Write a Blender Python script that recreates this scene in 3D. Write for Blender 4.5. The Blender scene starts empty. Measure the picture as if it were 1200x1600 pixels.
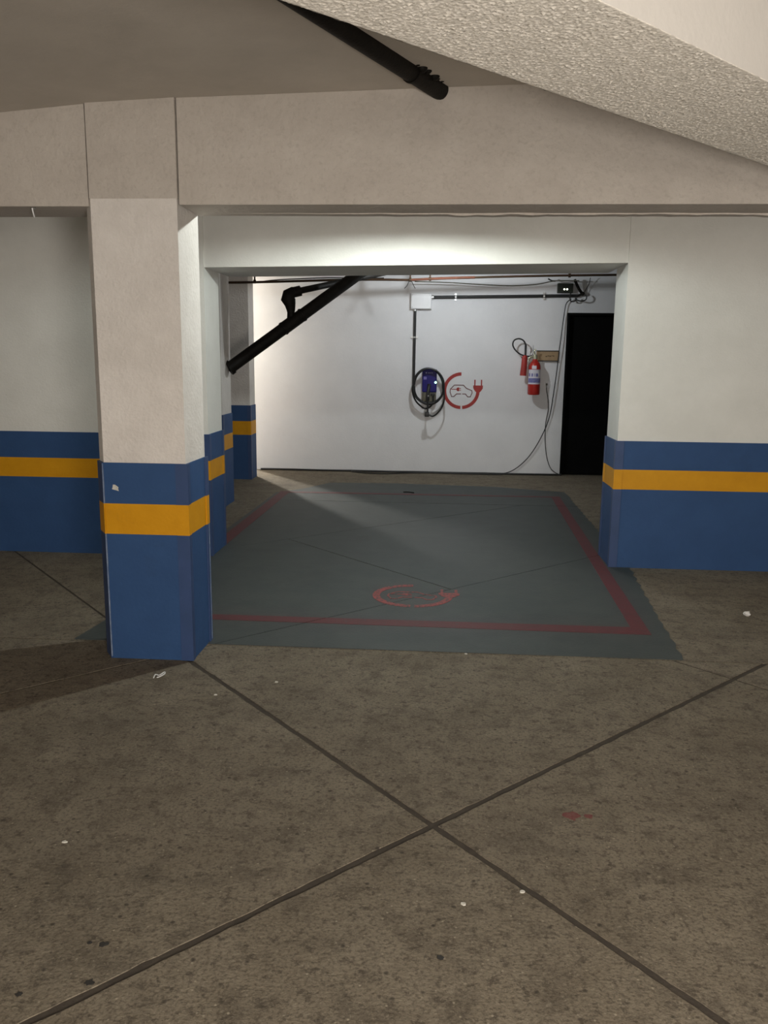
import bpy, bmesh, math, random
from mathutils import Vector, Matrix, noise
random.seed(7)
S = bpy.context.scene
COL = S.collection

# ------------------------------------------------------------------ camera
F_PX, PITCH, YAW, ROLL, CAM_H = 1292.0, math.radians(10.5), math.radians(3.85), 0.011, 1.35
fw = Vector((-math.sin(YAW)*math.cos(PITCH), math.cos(YAW)*math.cos(PITCH), -math.sin(PITCH)))
rt = fw.cross(Vector((0, 0, 1))).normalized()
up = rt.cross(fw)
rt, up = rt*math.cos(ROLL)+up*math.sin(ROLL), up*math.cos(ROLL)-rt*math.sin(ROLL)
cd = bpy.data.cameras.new('camera')
cd.sensor_fit = 'VERTICAL'; cd.sensor_height = 36.0; cd.lens = F_PX/1600*36.0
cd.clip_start = 0.02
cam = bpy.data.objects.new('camera', cd); COL.objects.link(cam)
m3 = Matrix((rt, up, -fw)).transposed()
cam.matrix_world = Matrix.Translation((0, 0, CAM_H)) @ m3.to_4x4()
S.camera = cam

# ------------------------------------------------------------------ world, lights, exposure
S.view_settings.view_transform = 'Standard'; S.view_settings.look = 'None'
S.view_settings.gamma = 1.0; S.view_settings.use_curve_mapping = False
S.view_settings.exposure = 0.0
W = bpy.data.worlds.new('world'); S.world = W; W.use_nodes = True
W.node_tree.nodes['Background'].inputs[0].default_value = (0.9, 0.8, 0.7, 1)
W.node_tree.nodes['Background'].inputs[1].default_value = 0.005

def light(name, kind, loc, energy, color, **kw):
    d = bpy.data.lights.new(name, kind); d.energy = energy; d.color = color
    aim = kw.pop('aim', None)
    for k, v in kw.items(): setattr(d, k, v)
    o = bpy.data.objects.new(name, d); COL.objects.link(o); o.location = loc
    if aim is not None:
        o.rotation_euler = (Vector(aim)-Vector(loc)).to_track_quat('-Z', 'Y').to_euler()
    return o
# unseen fill lights added behind the camera to brighten the aisle
light('aisle_low_fill', 'POINT', (0.8, -0.9, 0.85), 345, (1.0, 0.935, 0.865), shadow_soft_size=0.3)
light('aisle_far_fill', 'POINT', (0.2, -3.6, 1.2), 125, (1.0, 0.935, 0.865), shadow_soft_size=0.3)
# lamp of the space to the left of the charging wall
light('side_room_lamp', 'POINT', (-3.06, 11.04, 2.0), 380, (1.0, 0.96, 0.88), shadow_soft_size=0.06)
LAMP_PORTAL, LAMP_BACK = 80.0, 48.0      # the two bulbs hidden behind the beams (built with their fittings)

# ------------------------------------------------------------------ helpers
def ray(px, py): return fw*F_PX + rt*(px-600) - up*(py-800)
CAMP = Vector((0, 0, CAM_H))
def on_y(px, py, y):
    d = ray(px, py); return CAMP + d*(y/d.y)
def on_z(px, py, z=0.0):
    d = ray(px, py); return CAMP + d*((z-CAM_H)/d.z)

def link(name, bm, mat, parent=None, smooth=False):
    me = bpy.data.meshes.new(name)
    bmesh.ops.recalc_face_normals(bm, faces=bm.faces[:])
    bm.to_mesh(me); bm.free()
    if mat: me.materials.append(mat)
    if smooth:
        for p in me.polygons: p.use_smooth = True
        me.set_sharp_from_angle(angle=math.radians(40))
    o = bpy.data.objects.new(name, me); COL.objects.link(o)
    if parent is not None: o.parent = parent
    return o
def thing(name, label, cat, loc=(0, 0, 0), group=None):
    o = bpy.data.objects.new(name, None); COL.objects.link(o); o.location = loc
    o.empty_display_size = 0.1
    o['label'] = label; o['category'] = cat
    if group: o['group'] = group
    o['_l'] = 0
    return o
def tag(o, label, cat, group=None):
    o['label'] = label; o['category'] = cat
    if group: o['group'] = group
    return o
def struct(o, label=None):
    o['kind'] = 'structure'
    if label: o['label'] = label
    return o
def rel(parent, p):
    return Vector(p) - (parent.location if parent is not None else Vector((0, 0, 0)))

def box(bm, lo, hi, bevel=0.0, seg=2):
    lo, hi = Vector(lo), Vector(hi)
    r = bmesh.ops.create_cube(bm, size=1.0)
    c, s = (lo+hi)/2, hi-lo
    for v in r['verts']: v.co = Vector((v.co.x*s.x, v.co.y*s.y, v.co.z*s.z)) + c
    if bevel > 0:
        es = {e for v in r['verts'] for e in v.link_edges}
        bmesh.ops.bevel(bm, geom=list(es), offset=bevel, segments=seg, affect='EDGES', profile=0.6)
    return bm
def prism(bm, pts, z0, z1):
    """pts: xy outline (or points with own z offsets) extruded from z0 to z1"""
    a = [bm.verts.new((p[0], p[1], z0)) for p in pts]
    b = [bm.verts.new((p[0], p[1], z1)) for p in pts]
    n = len(pts)
    bm.faces.new(a[::-1]); bm.faces.new(b)
    for i in range(n): bm.faces.new((a[i], a[(i+1) % n], b[(i+1) % n], b[i]))
    return bm
def wall_plate(bm, pts, y0, y1):
    """pts: xz outline extruded along y"""
    a = [bm.verts.new((p[0], y0, p[1])) for p in pts]
    b = [bm.verts.new((p[0], y1, p[1])) for p in pts]
    n = len(pts)
    bm.faces.new(a); bm.faces.new(b[::-1])
    for i in range(n): bm.faces.new((a[i], b[i], b[(i+1) % n], a[(i+1) % n]))
    return bm
def spline(pts, n=8):
    P = [Vector(p) for p in pts]
    if len(P) < 3: return P
    out = []
    for i in range(len(P)-1):
        p0, p1, p2, p3 = P[max(i-1, 0)], P[i], P[i+1], P[min(i+2, len(P)-1)]
        for k in range(n):
            t = k/n
            out.append(0.5*((2*p1)+(p2-p0)*t+(2*p0-5*p1+4*p2-p3)*t*t+(3*p1-p0-3*p2+p3)*t**3))
    out.append(P[-1]); return out
def tube(bm, pts, r, seg=10, cap=True):
    pts = [Vector(p) for p in pts]
    rs = r if isinstance(r, (list, tuple)) else [r]*len(pts)
    rings, nrm = [], None
    for i, p in enumerate(pts):
        t = (pts[min(i+1, len(pts)-1)]-pts[max(i-1, 0)]).normalized()
        if nrm is None:
            nrm = t.orthogonal().normalized()
        else:
            nrm = (nrm - t*nrm.dot(t))
            nrm = nrm.normalized() if nrm.length > 1e-6 else t.orthogonal().normalized()
        b = t.cross(nrm)
        rings.append([bm.verts.new(p+(nrm*math.cos(2*math.pi*k/seg)+b*math.sin(2*math.pi*k/seg))*rs[i]) for k in range(seg)])
    for a, b in zip(rings, rings[1:]):
        for k in range(seg): bm.faces.new((a[k], a[(k+1) % seg], b[(k+1) % seg], b[k]))
    if cap:
        bm.faces.new(rings[0][::-1]); bm.faces.new(rings[-1])
    return bm
def lathe(bm, prof, c=(0, 0, 0), seg=28, axis=None, cap=True):
    """prof: (r, h) pairs; axis: direction of h"""
    ax = Vector(axis or (0, 0, 1)).normalized(); u = ax.orthogonal().normalized(); v = ax.cross(u); c = Vector(c)
    rings = [[bm.verts.new(c+ax*h+(u*math.cos(2*math.pi*k/seg)+v*math.sin(2*math.pi*k/seg))*max(r, 1e-4)) for k in range(seg)] for r, h in prof]
    for a, b in zip(rings, rings[1:]):
        for k in range(seg): bm.faces.new((a[k], a[(k+1) % seg], b[(k+1) % seg], b[k]))
    if cap: bm.faces.new(rings[0][::-1]); bm.faces.new(rings[-1])
    return bm
def B(): return bmesh.new()

# ------------------------------------------------------------------ materials
def mat(name, col, rough=0.7, col2=None, scale=6.0, bump=0.0, bscale=60.0, metal=0.0, spec=0.4, detail=6.0, lo=0.35, hi=0.65, emit=None, estr=1.0, bdist=0.004):
    m = bpy.data.materials.new(name); m.use_nodes = True
    nt = m.node_tree; b = nt.nodes['Principled BSDF']
    b.inputs['Base Color'].default_value = (*col, 1); b.inputs['Roughness'].default_value = rough
    b.inputs['Metallic'].default_value = metal; b.inputs['Specular IOR Level'].default_value = spec
    if emit:
        b.inputs['Emission Color'].default_value = (*emit, 1); b.inputs['Emission Strength'].default_value = estr
    geo = nt.nodes.new('ShaderNodeNewGeometry')
    if col2 is not None:
        n = nt.nodes.new('ShaderNodeTexNoise'); n.inputs['Scale'].default_value = scale; n.inputs['Detail'].default_value = detail
        n.inputs['Roughness'].default_value = 0.65
        nt.links.new(geo.outputs['Position'], n.inputs['Vector'])
        r = nt.nodes.new('ShaderNodeMapRange'); r.inputs[1].default_value = lo; r.inputs[2].default_value = hi
        nt.links.new(n.outputs['Fac'], r.inputs[0])
        mx = nt.nodes.new('ShaderNodeMix'); mx.data_type = 'RGBA'
        mx.inputs[6].default_value = (*col, 1); mx.inputs[7].default_value = (*col2, 1)
        nt.links.new(r.outputs[0], mx.inputs[0]); nt.links.new(mx.outputs[2], b.inputs['Base Color'])
        m['mix'] = mx.name
    if bump > 0:
        n2 = nt.nodes.new('ShaderNodeTexNoise'); n2.inputs['Scale'].default_value = bscale; n2.inputs['Detail'].default_value = 5
        nt.links.new(geo.outputs['Position'], n2.inputs['Vector'])
        bp = nt.nodes.new('ShaderNodeBump'); bp.inputs['Strength'].default_value = bump; bp.inputs['Distance'].default_value = bdist
        nt.links.new(n2.outputs['Fac'], bp.inputs['Height']); nt.links.new(bp.outputs[0], b.inputs['Normal'])
    return m
def overlay(m, col, scale, lo, hi, kind='noise', amount=1.0, offset=(0, 0, 0), stretch=(1, 1, 1)):
    """another layer of stains or grains over a material's colour"""
    nt = m.node_tree; b = nt.nodes['Principled BSDF']
    geo = nt.nodes.new('ShaderNodeNewGeometry'); mp = nt.nodes.new('ShaderNodeMapping')
    mp.inputs['Location'].default_value = offset; mp.inputs['Scale'].default_value = stretch
    nt.links.new(geo.outputs['Position'], mp.inputs['Vector'])
    if kind == 'noise':
        n = nt.nodes.new('ShaderNodeTexNoise'); n.inputs['Detail'].default_value = 8; n.inputs['Roughness'].default_value = 0.7; out = n.outputs['Fac']
    else:
        n = nt.nodes.new('ShaderNodeTexVoronoi'); out = n.outputs['Distance']
    n.inputs['Scale'].default_value = scale
    nt.links.new(mp.outputs[0], n.inputs['Vector'])
    r = nt.nodes.new('ShaderNodeMapRange'); r.inputs[1].default_value = lo; r.inputs[2].default_value = hi
    r.inputs[4].default_value = amount
    nt.links.new(out, r.inputs[0])
    mx = nt.nodes.new('ShaderNodeMix'); mx.data_type = 'RGBA'
    src = b.inputs['Base Color'].links[0].from_socket if b.inputs['Base Color'].links else None
    if src: nt.links.new(src, mx.inputs[6])
    else: mx.inputs[6].default_value = b.inputs['Base Color'].default_value
    mx.inputs[7].default_value = (*col, 1)
    nt.links.new(r.outputs[0], mx.inputs[0]); nt.links.new(mx.outputs[2], b.inputs['Base Color'])
    return m

M = {}
M['white'] = mat('white_wall_paint', (.74, .73, .69), .75, (.68, .67, .63), 3, .35, 90)
M['plaster'] = mat('rough_white_plaster', (.72, .68, .64), .85, (.64, .60, .56), 5, .9, 55, bdist=.006)
M['far'] = mat('white_far_wall_paint', (.74, .74, .76), .75, (.70, .70, .72), 2.5, .4, 60)
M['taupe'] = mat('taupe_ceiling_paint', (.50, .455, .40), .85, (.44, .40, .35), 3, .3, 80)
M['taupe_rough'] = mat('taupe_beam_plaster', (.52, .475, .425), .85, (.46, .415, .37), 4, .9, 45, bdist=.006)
overlay(M['taupe_rough'], (.40, .36, .315), 55, .52, .66, amount=.55)
M['smooth'] = mat('smooth_beam_paint', (.52, .50, .47), .8, (.50, .48, .45), 3, .3, 40)
M['popcorn'] = mat('popcorn_plaster', (.76, .72, .65), .6, (.66, .62, .55), 50, .5, 160)
M['blue_steel'] = mat('blue_painted_steel', (.036, .066, .165), .5, (.030, .058, .14), 8, spec=.3)
M['worn_edge'] = mat('pale_worn_edge', (.22, .27, .36), .6, (.10, .15, .26), 20)
M['blue'] = mat('blue_wall_paint', (.031, .077, .19), .6, (.027, .068, .17), 6, .2, 70, spec=.2)
overlay(M['blue'], (.025, .045, .09), 2.2, .58, .8, amount=.5)
M['yellow'] = mat('yellow_stripe_paint', (.62, .29, .008), .5, (.56, .255, .006), 7, .2, 70, spec=.2)
overlay(M['yellow'], (.40, .20, .02), 9, .62, .75, amount=.5)
M['concrete'] = mat('worn_concrete', (.150, .124, .090), .85, (.205, .175, .132), 4, .6, 110, lo=.3, hi=.7, bdist=.004, spec=.2)
overlay(M['concrete'], (.074, .060, .045), 9, .49, .64, amount=.6)
overlay(M['concrete'], (.058, .047, .036), 30, .53, .63, amount=.75, offset=(4, 1, 0))
overlay(M['concrete'], (.27, .235, .18), 45, .58, .68, amount=.65)
overlay(M['concrete'], (.065, .053, .040), 1.3, .5, .72, amount=.5)
overlay(M['concrete'], (.062, .050, .035), 95, .50, .60, amount=.6, offset=(2, 8, 0))
overlay(M['concrete'], (.26, .225, .17), 130, .55, .64, amount=.5, offset=(7, 2, 0))
overlay(M['concrete'], (.33, .29, .22), 30, .11, .05, kind='v', amount=.7)
overlay(M['concrete'], (.030, .025, .020), 17, .13, .06, kind='v', amount=.7, offset=(3, 7, 0))
M['joint'] = mat('joint_dirt', (.058, .046, .034), .95, (.042, .033, .025), 20, .5, 90)
M['floor_paint'] = mat('grey_green_floor_paint', (.036, .045, .044), .65, (.046, .055, .053), 5, .35, 90)
overlay(M['floor_paint'], (.09, .092, .082), 14, .66, .78, amount=.5)
overlay(M['floor_paint'], (.026, .031, .030), 2, .55, .75, amount=.6)
M['floor_red'] = mat('red_floor_line_paint', (.10, .016, .020), .65, (.08, .017, .020), 12, .3, 90)
overlay(M['floor_red'], (.045, .052, .05), 40, .58, .68, amount=.7)
M['symbol_red'] = mat('worn_red_symbol_paint', (.30, .055, .05), .7, (.22, .05, .045), 30)
overlay(M['symbol_red'], (.04, .05, .048), 60, .50, .58, amount=.85)
overlay(M['symbol_red'], (.55, .42, .38), 70, .66, .72, amount=.6, offset=(5, 0, 0))
M['sign_red'] = mat('red_stencil_paint', (.36, .035, .03), .6, (.30, .03, .028), 30)
M['sign_maroon'] = mat('maroon_stencil_paint', (.17, .045, .045), .6, (.13, .04, .04), 30)
M['black'] = mat('black_plastic', (.012, .012, .013), .45, (.016, .016, .016), 20, spec=.4)
M['pipe'] = mat('black_pipe_paint', (.006, .005, .004), .6, (.011, .009, .007), 14, .4, 70, spec=.15)
M['dark'] = mat('unlit_passage_black', (.006, .006, .006), .9, (.005, .005, .005), 5, spec=.05)  # near-black colour stands in for the lack of light in the doorway
M['charger'] = mat('blue_charger_shell', (.016, .012, .15), .45, (.014, .011, .13), 9, spec=.2)
M['holster'] = mat('charger_base_plastic', (.11, .105, .075), .5, (.09, .085, .06), 15)
M['print'] = mat('pale_print', (.45, .45, .75), .6)
M['pale_square'] = mat('lilac_square', (.17, .15, .42), .6)
M['steel'] = mat('galvanised_steel', (.55, .55, .55), .35, (.45, .45, .45), 30, metal=.7)
M['box'] = mat('white_box_plastic', (.78, .78, .80), .4, (.74, .74, .76), 8)
M['ext'] = mat('red_extinguisher_enamel', (.40, .022, .016), .3, (.36, .02, .016), 12, spec=.5)
M['horn'] = mat('red_horn_plastic', (.36, .03, .025), .5, (.30, .028, .024), 12)
M['label_white'] = mat('label_white', (.62, .60, .66), .5, (.56, .55, .62), 40)
M['label_blue'] = mat('label_blue', (.10, .11, .30), .5, (.22, .22, .42), 45)
M['brass'] = mat('pale_brass_valve', (.42, .42, .30), .4, (.34, .34, .25), 40, metal=.4)
M['wood'] = mat('tan_board', (.36, .25, .14), .6, (.31, .21, .12), 18)
M['smudge'] = mat('dark_brown_print', (.10, .065, .035), .7)
M['rust'] = mat('rusty_pipe_paint', (.040, .028, .017), .7, (.055, .030, .018), 4, spec=.1)
M['copper'] = mat('copper_coloured_pipe', (.11, .040, .024), .65, (.075, .032, .02), 8, spec=.1)
M['device'] = mat('dark_green_black_plastic', (.010, .014, .008), .5, (.012, .017, .009), 15)
M['led_white'] = mat('white_indicator', (1, 1, .9), .4, emit=(1, 1, .85), estr=3.0)
M['led_green'] = mat('green_indicator', (.5, 1, .8), .4, emit=(.45, 1, .75), estr=3.5)
M['paper'] = mat('white_paper', (.75, .74, .72), .8, (.62, .6, .58), 60)
M['chip'] = mat('bare_plaster', (.62, .60, .55), .9, (.48, .46, .40), 60, .5, 150)
M['stain'] = mat('oil_stain', (.022, .019, .016), .7)
M['red_spot'] = mat('dried_red_paint', (.13, .03, .028), .8, (.15, .06, .05), 60, lo=.4, hi=.6)
M['bulb'] = mat('lamp_bulb', (1, 1, 1), .4, emit=(.93, 1.0, .97), estr=1.0)
M['enamel'] = mat('white_lamp_enamel', (.7, .7, .7), .4)

# ------------------------------------------------------------------ floor: slabs with recessed joints
def clip(poly, a, b, off):
    """keep the part of poly left of line a->b, pulled in by off"""
    d = Vector((b[0]-a[0], b[1]-a[1])).normalized(); n = Vector((-d.y, d.x))
    f = lambda p: (p[0]-a[0])*n.x + (p[1]-a[1])*n.y - off
    out = []
    for i in range(len(poly)):
        p, q = poly[i], poly[(i+1) % len(poly)]
        fp, fq = f(p), f(q)
        if fp >= 0: out.append(p)
        if (fp >= 0) != (fq >= 0):
            t = fp/(fp-fq); out.append((p[0]+(q[0]-p[0])*t, p[1]+(q[1]-p[1])*t))
    return out
def area(poly):
    return abs(sum(poly[i][0]*poly[(i+1) % len(poly)][1]-poly[(i+1) % len(poly)][0]*poly[i][1] for i in range(len(poly))))/2
def split(cells, lines):
    for a, b, g in lines:
        nxt = []
        for c in cells:
            for s in (clip(c, a, b, g/2), clip(c, b, a, g/2)):
                if len(s) > 2 and area(s) > 1e-3: nxt.append(s)
        cells = nxt
    return cells
X0, X1, Y0, Y1 = -6.0, 6.0, -4.5, 13.5
LA = ((-.803, 1.442), (1.477, 3.672)); LE = ((-1.754, 3.043), (1.158, 5.80)); LH = ((-.641, 6.481), (.475, 7.488))
LB = ((-1.09, 3.461), (.606, 1.556)); LF = ((1.29, 3.493), (1.397, 3.383)); LC = ((-2.815, 5.288), (-1.729, 4.051)); LG = ((-1.541, 6.474), (.066, 4.80))
aisle = split([[(X0, Y0), (X1, Y0), (X1, 3.695), (X0, 3.695)]],
              [(*LA, .024), (*LE, .012), (*LB, .022), (*LF, .014), ((0, -.25), (1, .75), .024), ((0, -.25), (1, -1.25), .024)])
bayc = split([[(-1.42, 3.703), (X1, 3.703), (X1, 7.765), (-1.42, 7.765)]], [(*LE, .005), (*LH, .006)])
bayc = [q for c in bayc for q in (split([c], [(*LG, .009)]) if sum(p[1]-p[0] for p in c)/len(c) > 4.9 and min(p[1]-p[0] for p in c) < 5.5 else [c])]
leftc = split([[(X0, 3.703), (-1.42, 3.703), (-1.42, 7.765), (X0, 7.765)]], [(*LC, .013)])
backc = [[(X0, 7.773), (X1, 7.773), (X1, Y1), (X0, Y1)]]
bm = B(); box(bm, (X0, Y0, -.2), (X1, Y1, -.0028))
floor = struct(link('floor', bm, M['joint']), 'worn grey concrete garage floor with diagonal joints')
def chipped(c, near):
    out = []
    for i in range(len(c)):
        p, q = Vector(c[i]), Vector(c[(i+1) % len(c)]); d = q-p; L_ = d.length
        out.append(c[i])
        k = int(L_/.035) if near else 0
        if L_ < .1 or k > 400: continue
        n = Vector((d.y, -d.x)).normalized()
        sgn = 1 if sum((c[(j+1) % len(c)][0]-c[j][0])*(c[(j+1) % len(c)][1]+c[j][1]) for j in range(len(c))) < 0 else -1
        for j in range(1, k):
            o_ = p+d*(j/k); v = noise.noise(Vector((o_.x*9, o_.y*9, 2)))*.003+noise.noise(Vector((o_.x*33, o_.y*33, 5)))*.004
            out.append(tuple(o_-n*sgn*max(-.003, v)))
    return out
for c in aisle+bayc+leftc+backc:
    vis = any(-2.5 < p[0] < 2.5 and 1 < p[1] < 5 for p in c) and c in aisle
    link('floor_slab', prism(B(), chipped(c, vis), -.0028, 0), M['concrete'], floor)

# ------------------------------------------------------------------ painted charging bay
bay = thing('parking_bay', 'grey-green painted parking bay with red border lines and charging symbol', 'parking bay', (0, 5.8, 0))
right_edge = [(1.138, 3.706)]
for k in range(1, 60):
    t = k/60; y = 3.706+(8.30-3.706)*t
    x = 1.138+.12*min(1, t*2.6)+.04*t
    right_edge.append((x+(.013 if k % 2 else -.008)*random.uniform(.4, 1.2), y))
paint = right_edge + [(1.30, 8.62), (.6, 8.9), (-.5, 9.0), (-1.2, 8.95), (-1.42, 8.5), (-1.655, 8.2), (-1.70, 5.4), (-1.713, 4.0), (-1.745, 3.706)]
cells_all = bayc+leftc+backc
def clip_cell(poly, cell):
    s = sum((cell[(i+1) % len(cell)][0]-cell[i][0])*(cell[(i+1) % len(cell)][1]+cell[i][1]) for i in range(len(cell)))
    c = cell if s < 0 else cell[::-1]
    for i in range(len(c)):
        poly = clip(poly, c[i], c[(i+1) % len(c)], 0)
        if len(poly) < 3: return []
    return poly
def paint_pieces(name, poly, z0, z1, m, parent, label=None):
    for c in cells_all:
        q = clip_cell(poly, c)
        if len(q) > 2 and area(q) > 4e-4:
            o = link(name, prism(B(), [(p[0]-bay.location.x, p[1]-bay.location.y) for p in q], z0, z1), m, parent)
            if label: o['label'] = label
paint_pieces('painted_panel', paint, 0, .0025, M['floor_paint'], bay, 'grey-green floor paint')
for poly in ([(-1.66, 4.075), (1.079, 4.048), (.999, 4.161), (-1.66, 4.155)],
             [(1.079, 4.048), (1.207, 8.263), (1.123, 8.252), (.999, 4.161)],
             [(-1.66, 4.10), (-1.56, 4.10), (-1.525, 8.2), (-1.622, 8.2)],
             [(-1.622, 8.2), (1.207, 8.263), (1.207, 8.32), (-1.622, 8.29)]):
    paint_pieces('border_line', poly, .0025, .004, M['floor_red'], bay, 'faded red border line')

# charging symbol outline (units: ring outer radius = 1, origin at the ring's centre, y up)
def arc(a0, a1, r0, r1, n=20):
    A = [math.radians(a0+(a1-a0)*i/n) for i in range(n+1)]
    return [(r1*math.cos(a), r1*math.sin(a)) for a in A]+[(r0*math.cos(a), r0*math.sin(a)) for a in A[::-1]]
def cr(x, y): return ((x-755)/217, (530-y)/217)
def stroke(pts, w, closed=False):
    """list of quads along a polyline"""
    q = []
    for a, b in zip(pts, pts[1:]):
        d = Vector((b[0]-a[0], b[1]-a[1])); d.normalize(); n = Vector((-d.y, d.x))*w/2; e = d*w*.35
        q.append([(a[0]-e.x+n.x, a[1]-e.y+n.y), (a[0]-e.x-n.x, a[1]-e.y-n.y), (b[0]+e.x-n.x, b[1]+e.y-n.y), (b[0]+e.x+n.x, b[1]+e.y+n.y)])
    return q
plug_body = [cr(*p) for p in ((895, 465), (1010, 465), (1008, 500), (990, 528), (975, 545), (950, 548), (925, 540), (903, 512), (895, 490))]
SYM = {
    'ring_arc': [[arc(91, 268.5, .82, 1.0)], [arc(274.5, 355.6, .82, 1.0)]],
    'plug': [[plug_body, [cr(*p) for p in ((906, 398), (921, 398), (921, 468), (906, 468))], [cr(*p) for p in ((984, 398), (999, 398), (999, 468), (984, 468))]]],
    'car_outline': [stroke([cr(*p) for p in ((626, 512), (672, 464), (780, 464), (815, 500), (880, 526), (884, 553), (864, 600), (832, 600), (806, 567), (770, 567))], .042)
                    + stroke([cr(*p) for p in ((750, 567), (700, 567), (668, 600), (642, 600), (622, 545), (626, 512))], .042)],
    'small_plug': [[[cr(*p) for p in ((704, 494), (728, 490), (728, 536), (704, 532), (696, 513))], [cr(*p) for p in ((728, 499), (750, 499), (750, 507), (728, 507))],
                    [cr(*p) for p in ((728, 520), (750, 520), (750, 528), (728, 528))], [cr(*p) for p in ((636, 509), (700, 509), (700, 517), (636, 517))]]],
}
sym = bpy.data.objects.new('charging_symbol', None); COL.objects.link(sym); sym.parent = bay; sym['label'] = 'worn red charging symbol painted on the floor'
fx, fy, frx, fry = -.140-bay.location.x, 4.625-bay.location.y, .232, .232
for nm, shapes in SYM.items():
    for polys in shapes:
        b_ = B()
        for q in polys: prism(b_, [(fx+p[0]*frx*1.0, fy+p[1]*fry) for p in q], .0025, .0042)
        link(nm, b_, M['symbol_red'], sym)

# ------------------------------------------------------------------ walls, beams, pillars
def banded(parent, outline, ztop, zy0, zy1, off, zbase=0.0):
    """blue painted base with the yellow stripe round a shaft outline (xy)"""
    o1 = link('blue_base', prism(B(), outline(off), zbase, zy0), M['blue'], parent)
    o1['label'] = 'blue painted lower band'
    link('blue_upper_band', prism(B(), outline(off), zy1, ztop), M['blue'], parent)['label'] = 'blue painted upper band'
    link('yellow_stripe', prism(B(), outline(off), zy0, zy1), M['yellow'], parent)['label'] = 'yellow painted stripe'
def guard(parent, pts, ztop, zy0, zy1):
    """painted steel angle on a corner: one part with three painted lengths as sub-parts"""
    g = link('corner_guard', prism(B(), pts, 0, zy0), M['blue_steel'], parent)
    link('guard_stripe', prism(B(), pts, zy0, zy1), M['yellow'], g)
    link('guard_top', prism(B(), pts, zy1, ztop), M['blue_steel'], g)
    return g
def poly_off(pts):
    """returns f(off) -> outline offset outwards"""
    def f(o):
        n = len(pts); out = []
        for i in range(n):
            p0, p1, p2 = Vector(pts[i-1]), Vector(pts[i]), Vector(pts[(i+1) % n])
            d1, d2 = (p1-p0).normalized(), (p2-p1).normalized()
            n1, n2 = Vector((d1.y, -d1.x)), Vector((d2.y, -d2.x))
            k = (n1+n2)/(1+n1.dot(n2))
            q = p1+k*o; out.append((q.x, q.y))
        return out
    return f

# ceiling (its underside sags a little to the left)
prof = [(-6, 2.24), (-3.2, 2.285), (-1.85, 2.32), (-1.47, 2.352), (-1.08, 2.37), (.25, 2.405), (2.2, 2.44), (6, 2.46)]
bm = B()
rows = []
for y in (Y0, 3.60, 3.62, Y1):
    rows.append([bm.verts.new((x, y, (z if y < 3.61 else 2.44))) for x, z in prof])
tops = [[bm.verts.new((x, y, 2.62)) for x, z in prof] for y in (Y0, 3.60, 3.62, Y1)]
for g in (rows, tops):
    for a, b in zip(g, g[1:]):
        for i in range(len(prof)-1): bm.faces.new((a[i], a[i+1], b[i+1], b[i]))
for j in range(3):
    bm.faces.new((rows[j][0], rows[j+1][0], tops[j+1][0], tops[j][0])); bm.faces.new((rows[j][-1], tops[j][-1], tops[j+1][-1], rows[j+1][-1]))
for i in range(len(prof)-1):
    bm.faces.new((rows[0][i], tops[0][i], tops[0][i+1], rows[0][i+1])); bm.faces.new((rows[-1][i], rows[-1][i+1], tops[-1][i+1], tops[-1][i]))
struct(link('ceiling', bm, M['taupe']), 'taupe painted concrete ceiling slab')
# outer shell
for nm, lo, hi in (('wall_front', (X0, Y0-.2, 0), (X1, Y0, 2.6)), ('wall_west', (X0-.2, Y0, 0), (X0, Y1, 2.6)), ('wall_east', (X1, Y0, 0), (X1+.2, Y1, 2.6)), ('wall_north', (X0, Y1, 0), (X1, Y1+.2, 2.6))):
    struct(link(nm, box(B(), lo, hi), M['white']))

# wall with the portal
BT, YA, YB = .843, .527, .657
wl = struct(link('wall_left', box(B(), (X0, 5.45, 0), (-1.553, 5.80, 2.50)), M['white']), 'white wall with blue base left of the portal')
banded(wl, poly_off([(X0, 5.45), (-1.553, 5.45), (-1.553, 5.80), (X0, 5.80)]), BT-.004, YA+.002, YB+.004, .008)
wr = struct(link('wall_right', box(B(), (1.146, 5.45, 0), (X1, 5.80, 2.50)), M['white']), 'white wall with blue base right of the portal')
banded(wr, poly_off([(1.146, 5.45), (X1, 5.45), (X1, 5.80), (1.146, 5.80)]), BT, YA, YB, .008)
e, t = .008, .004
guard(wl, [(-1.60, 5.45-e-t), (-1.545+t, 5.45-e-t), (-1.545+t, 5.45+.028), (-1.545, 5.45+.028), (-1.545, 5.45-e), (-1.60, 5.45-e)], BT-.004, YA+.002, YB+.004)
guard(wl, [(-1.545, 5.772), (-1.545+t, 5.772), (-1.545+t, 5.808+t), (-1.60, 5.808+t), (-1.60, 5.808), (-1.545, 5.808)], BT-.004, YA+.002, YB+.004)
guard(wr, [(1.138-t, 5.48), (1.138-t, 5.45-e-t), (1.188, 5.45-e-t), (1.188, 5.45-e), (1.138, 5.45-e), (1.138, 5.48)], BT, YA, YB)
guard(wr, [(1.138-t, 5.772), (1.138, 5.772), (1.138, 5.808), (1.188, 5.808), (1.188, 5.808+t), (1.138-t, 5.808+t)], BT, YA, YB)
lint = link('portal_beam', wall_plate(B(), [(-1.553, 1.92), (1.146, 1.957), (1.146, 2.44), (-1.553, 2.44)], 5.462, 6.10), M['white'])
tag(lint, 'white concrete beam spanning the portal opening behind the front pillar', 'beam')

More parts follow.
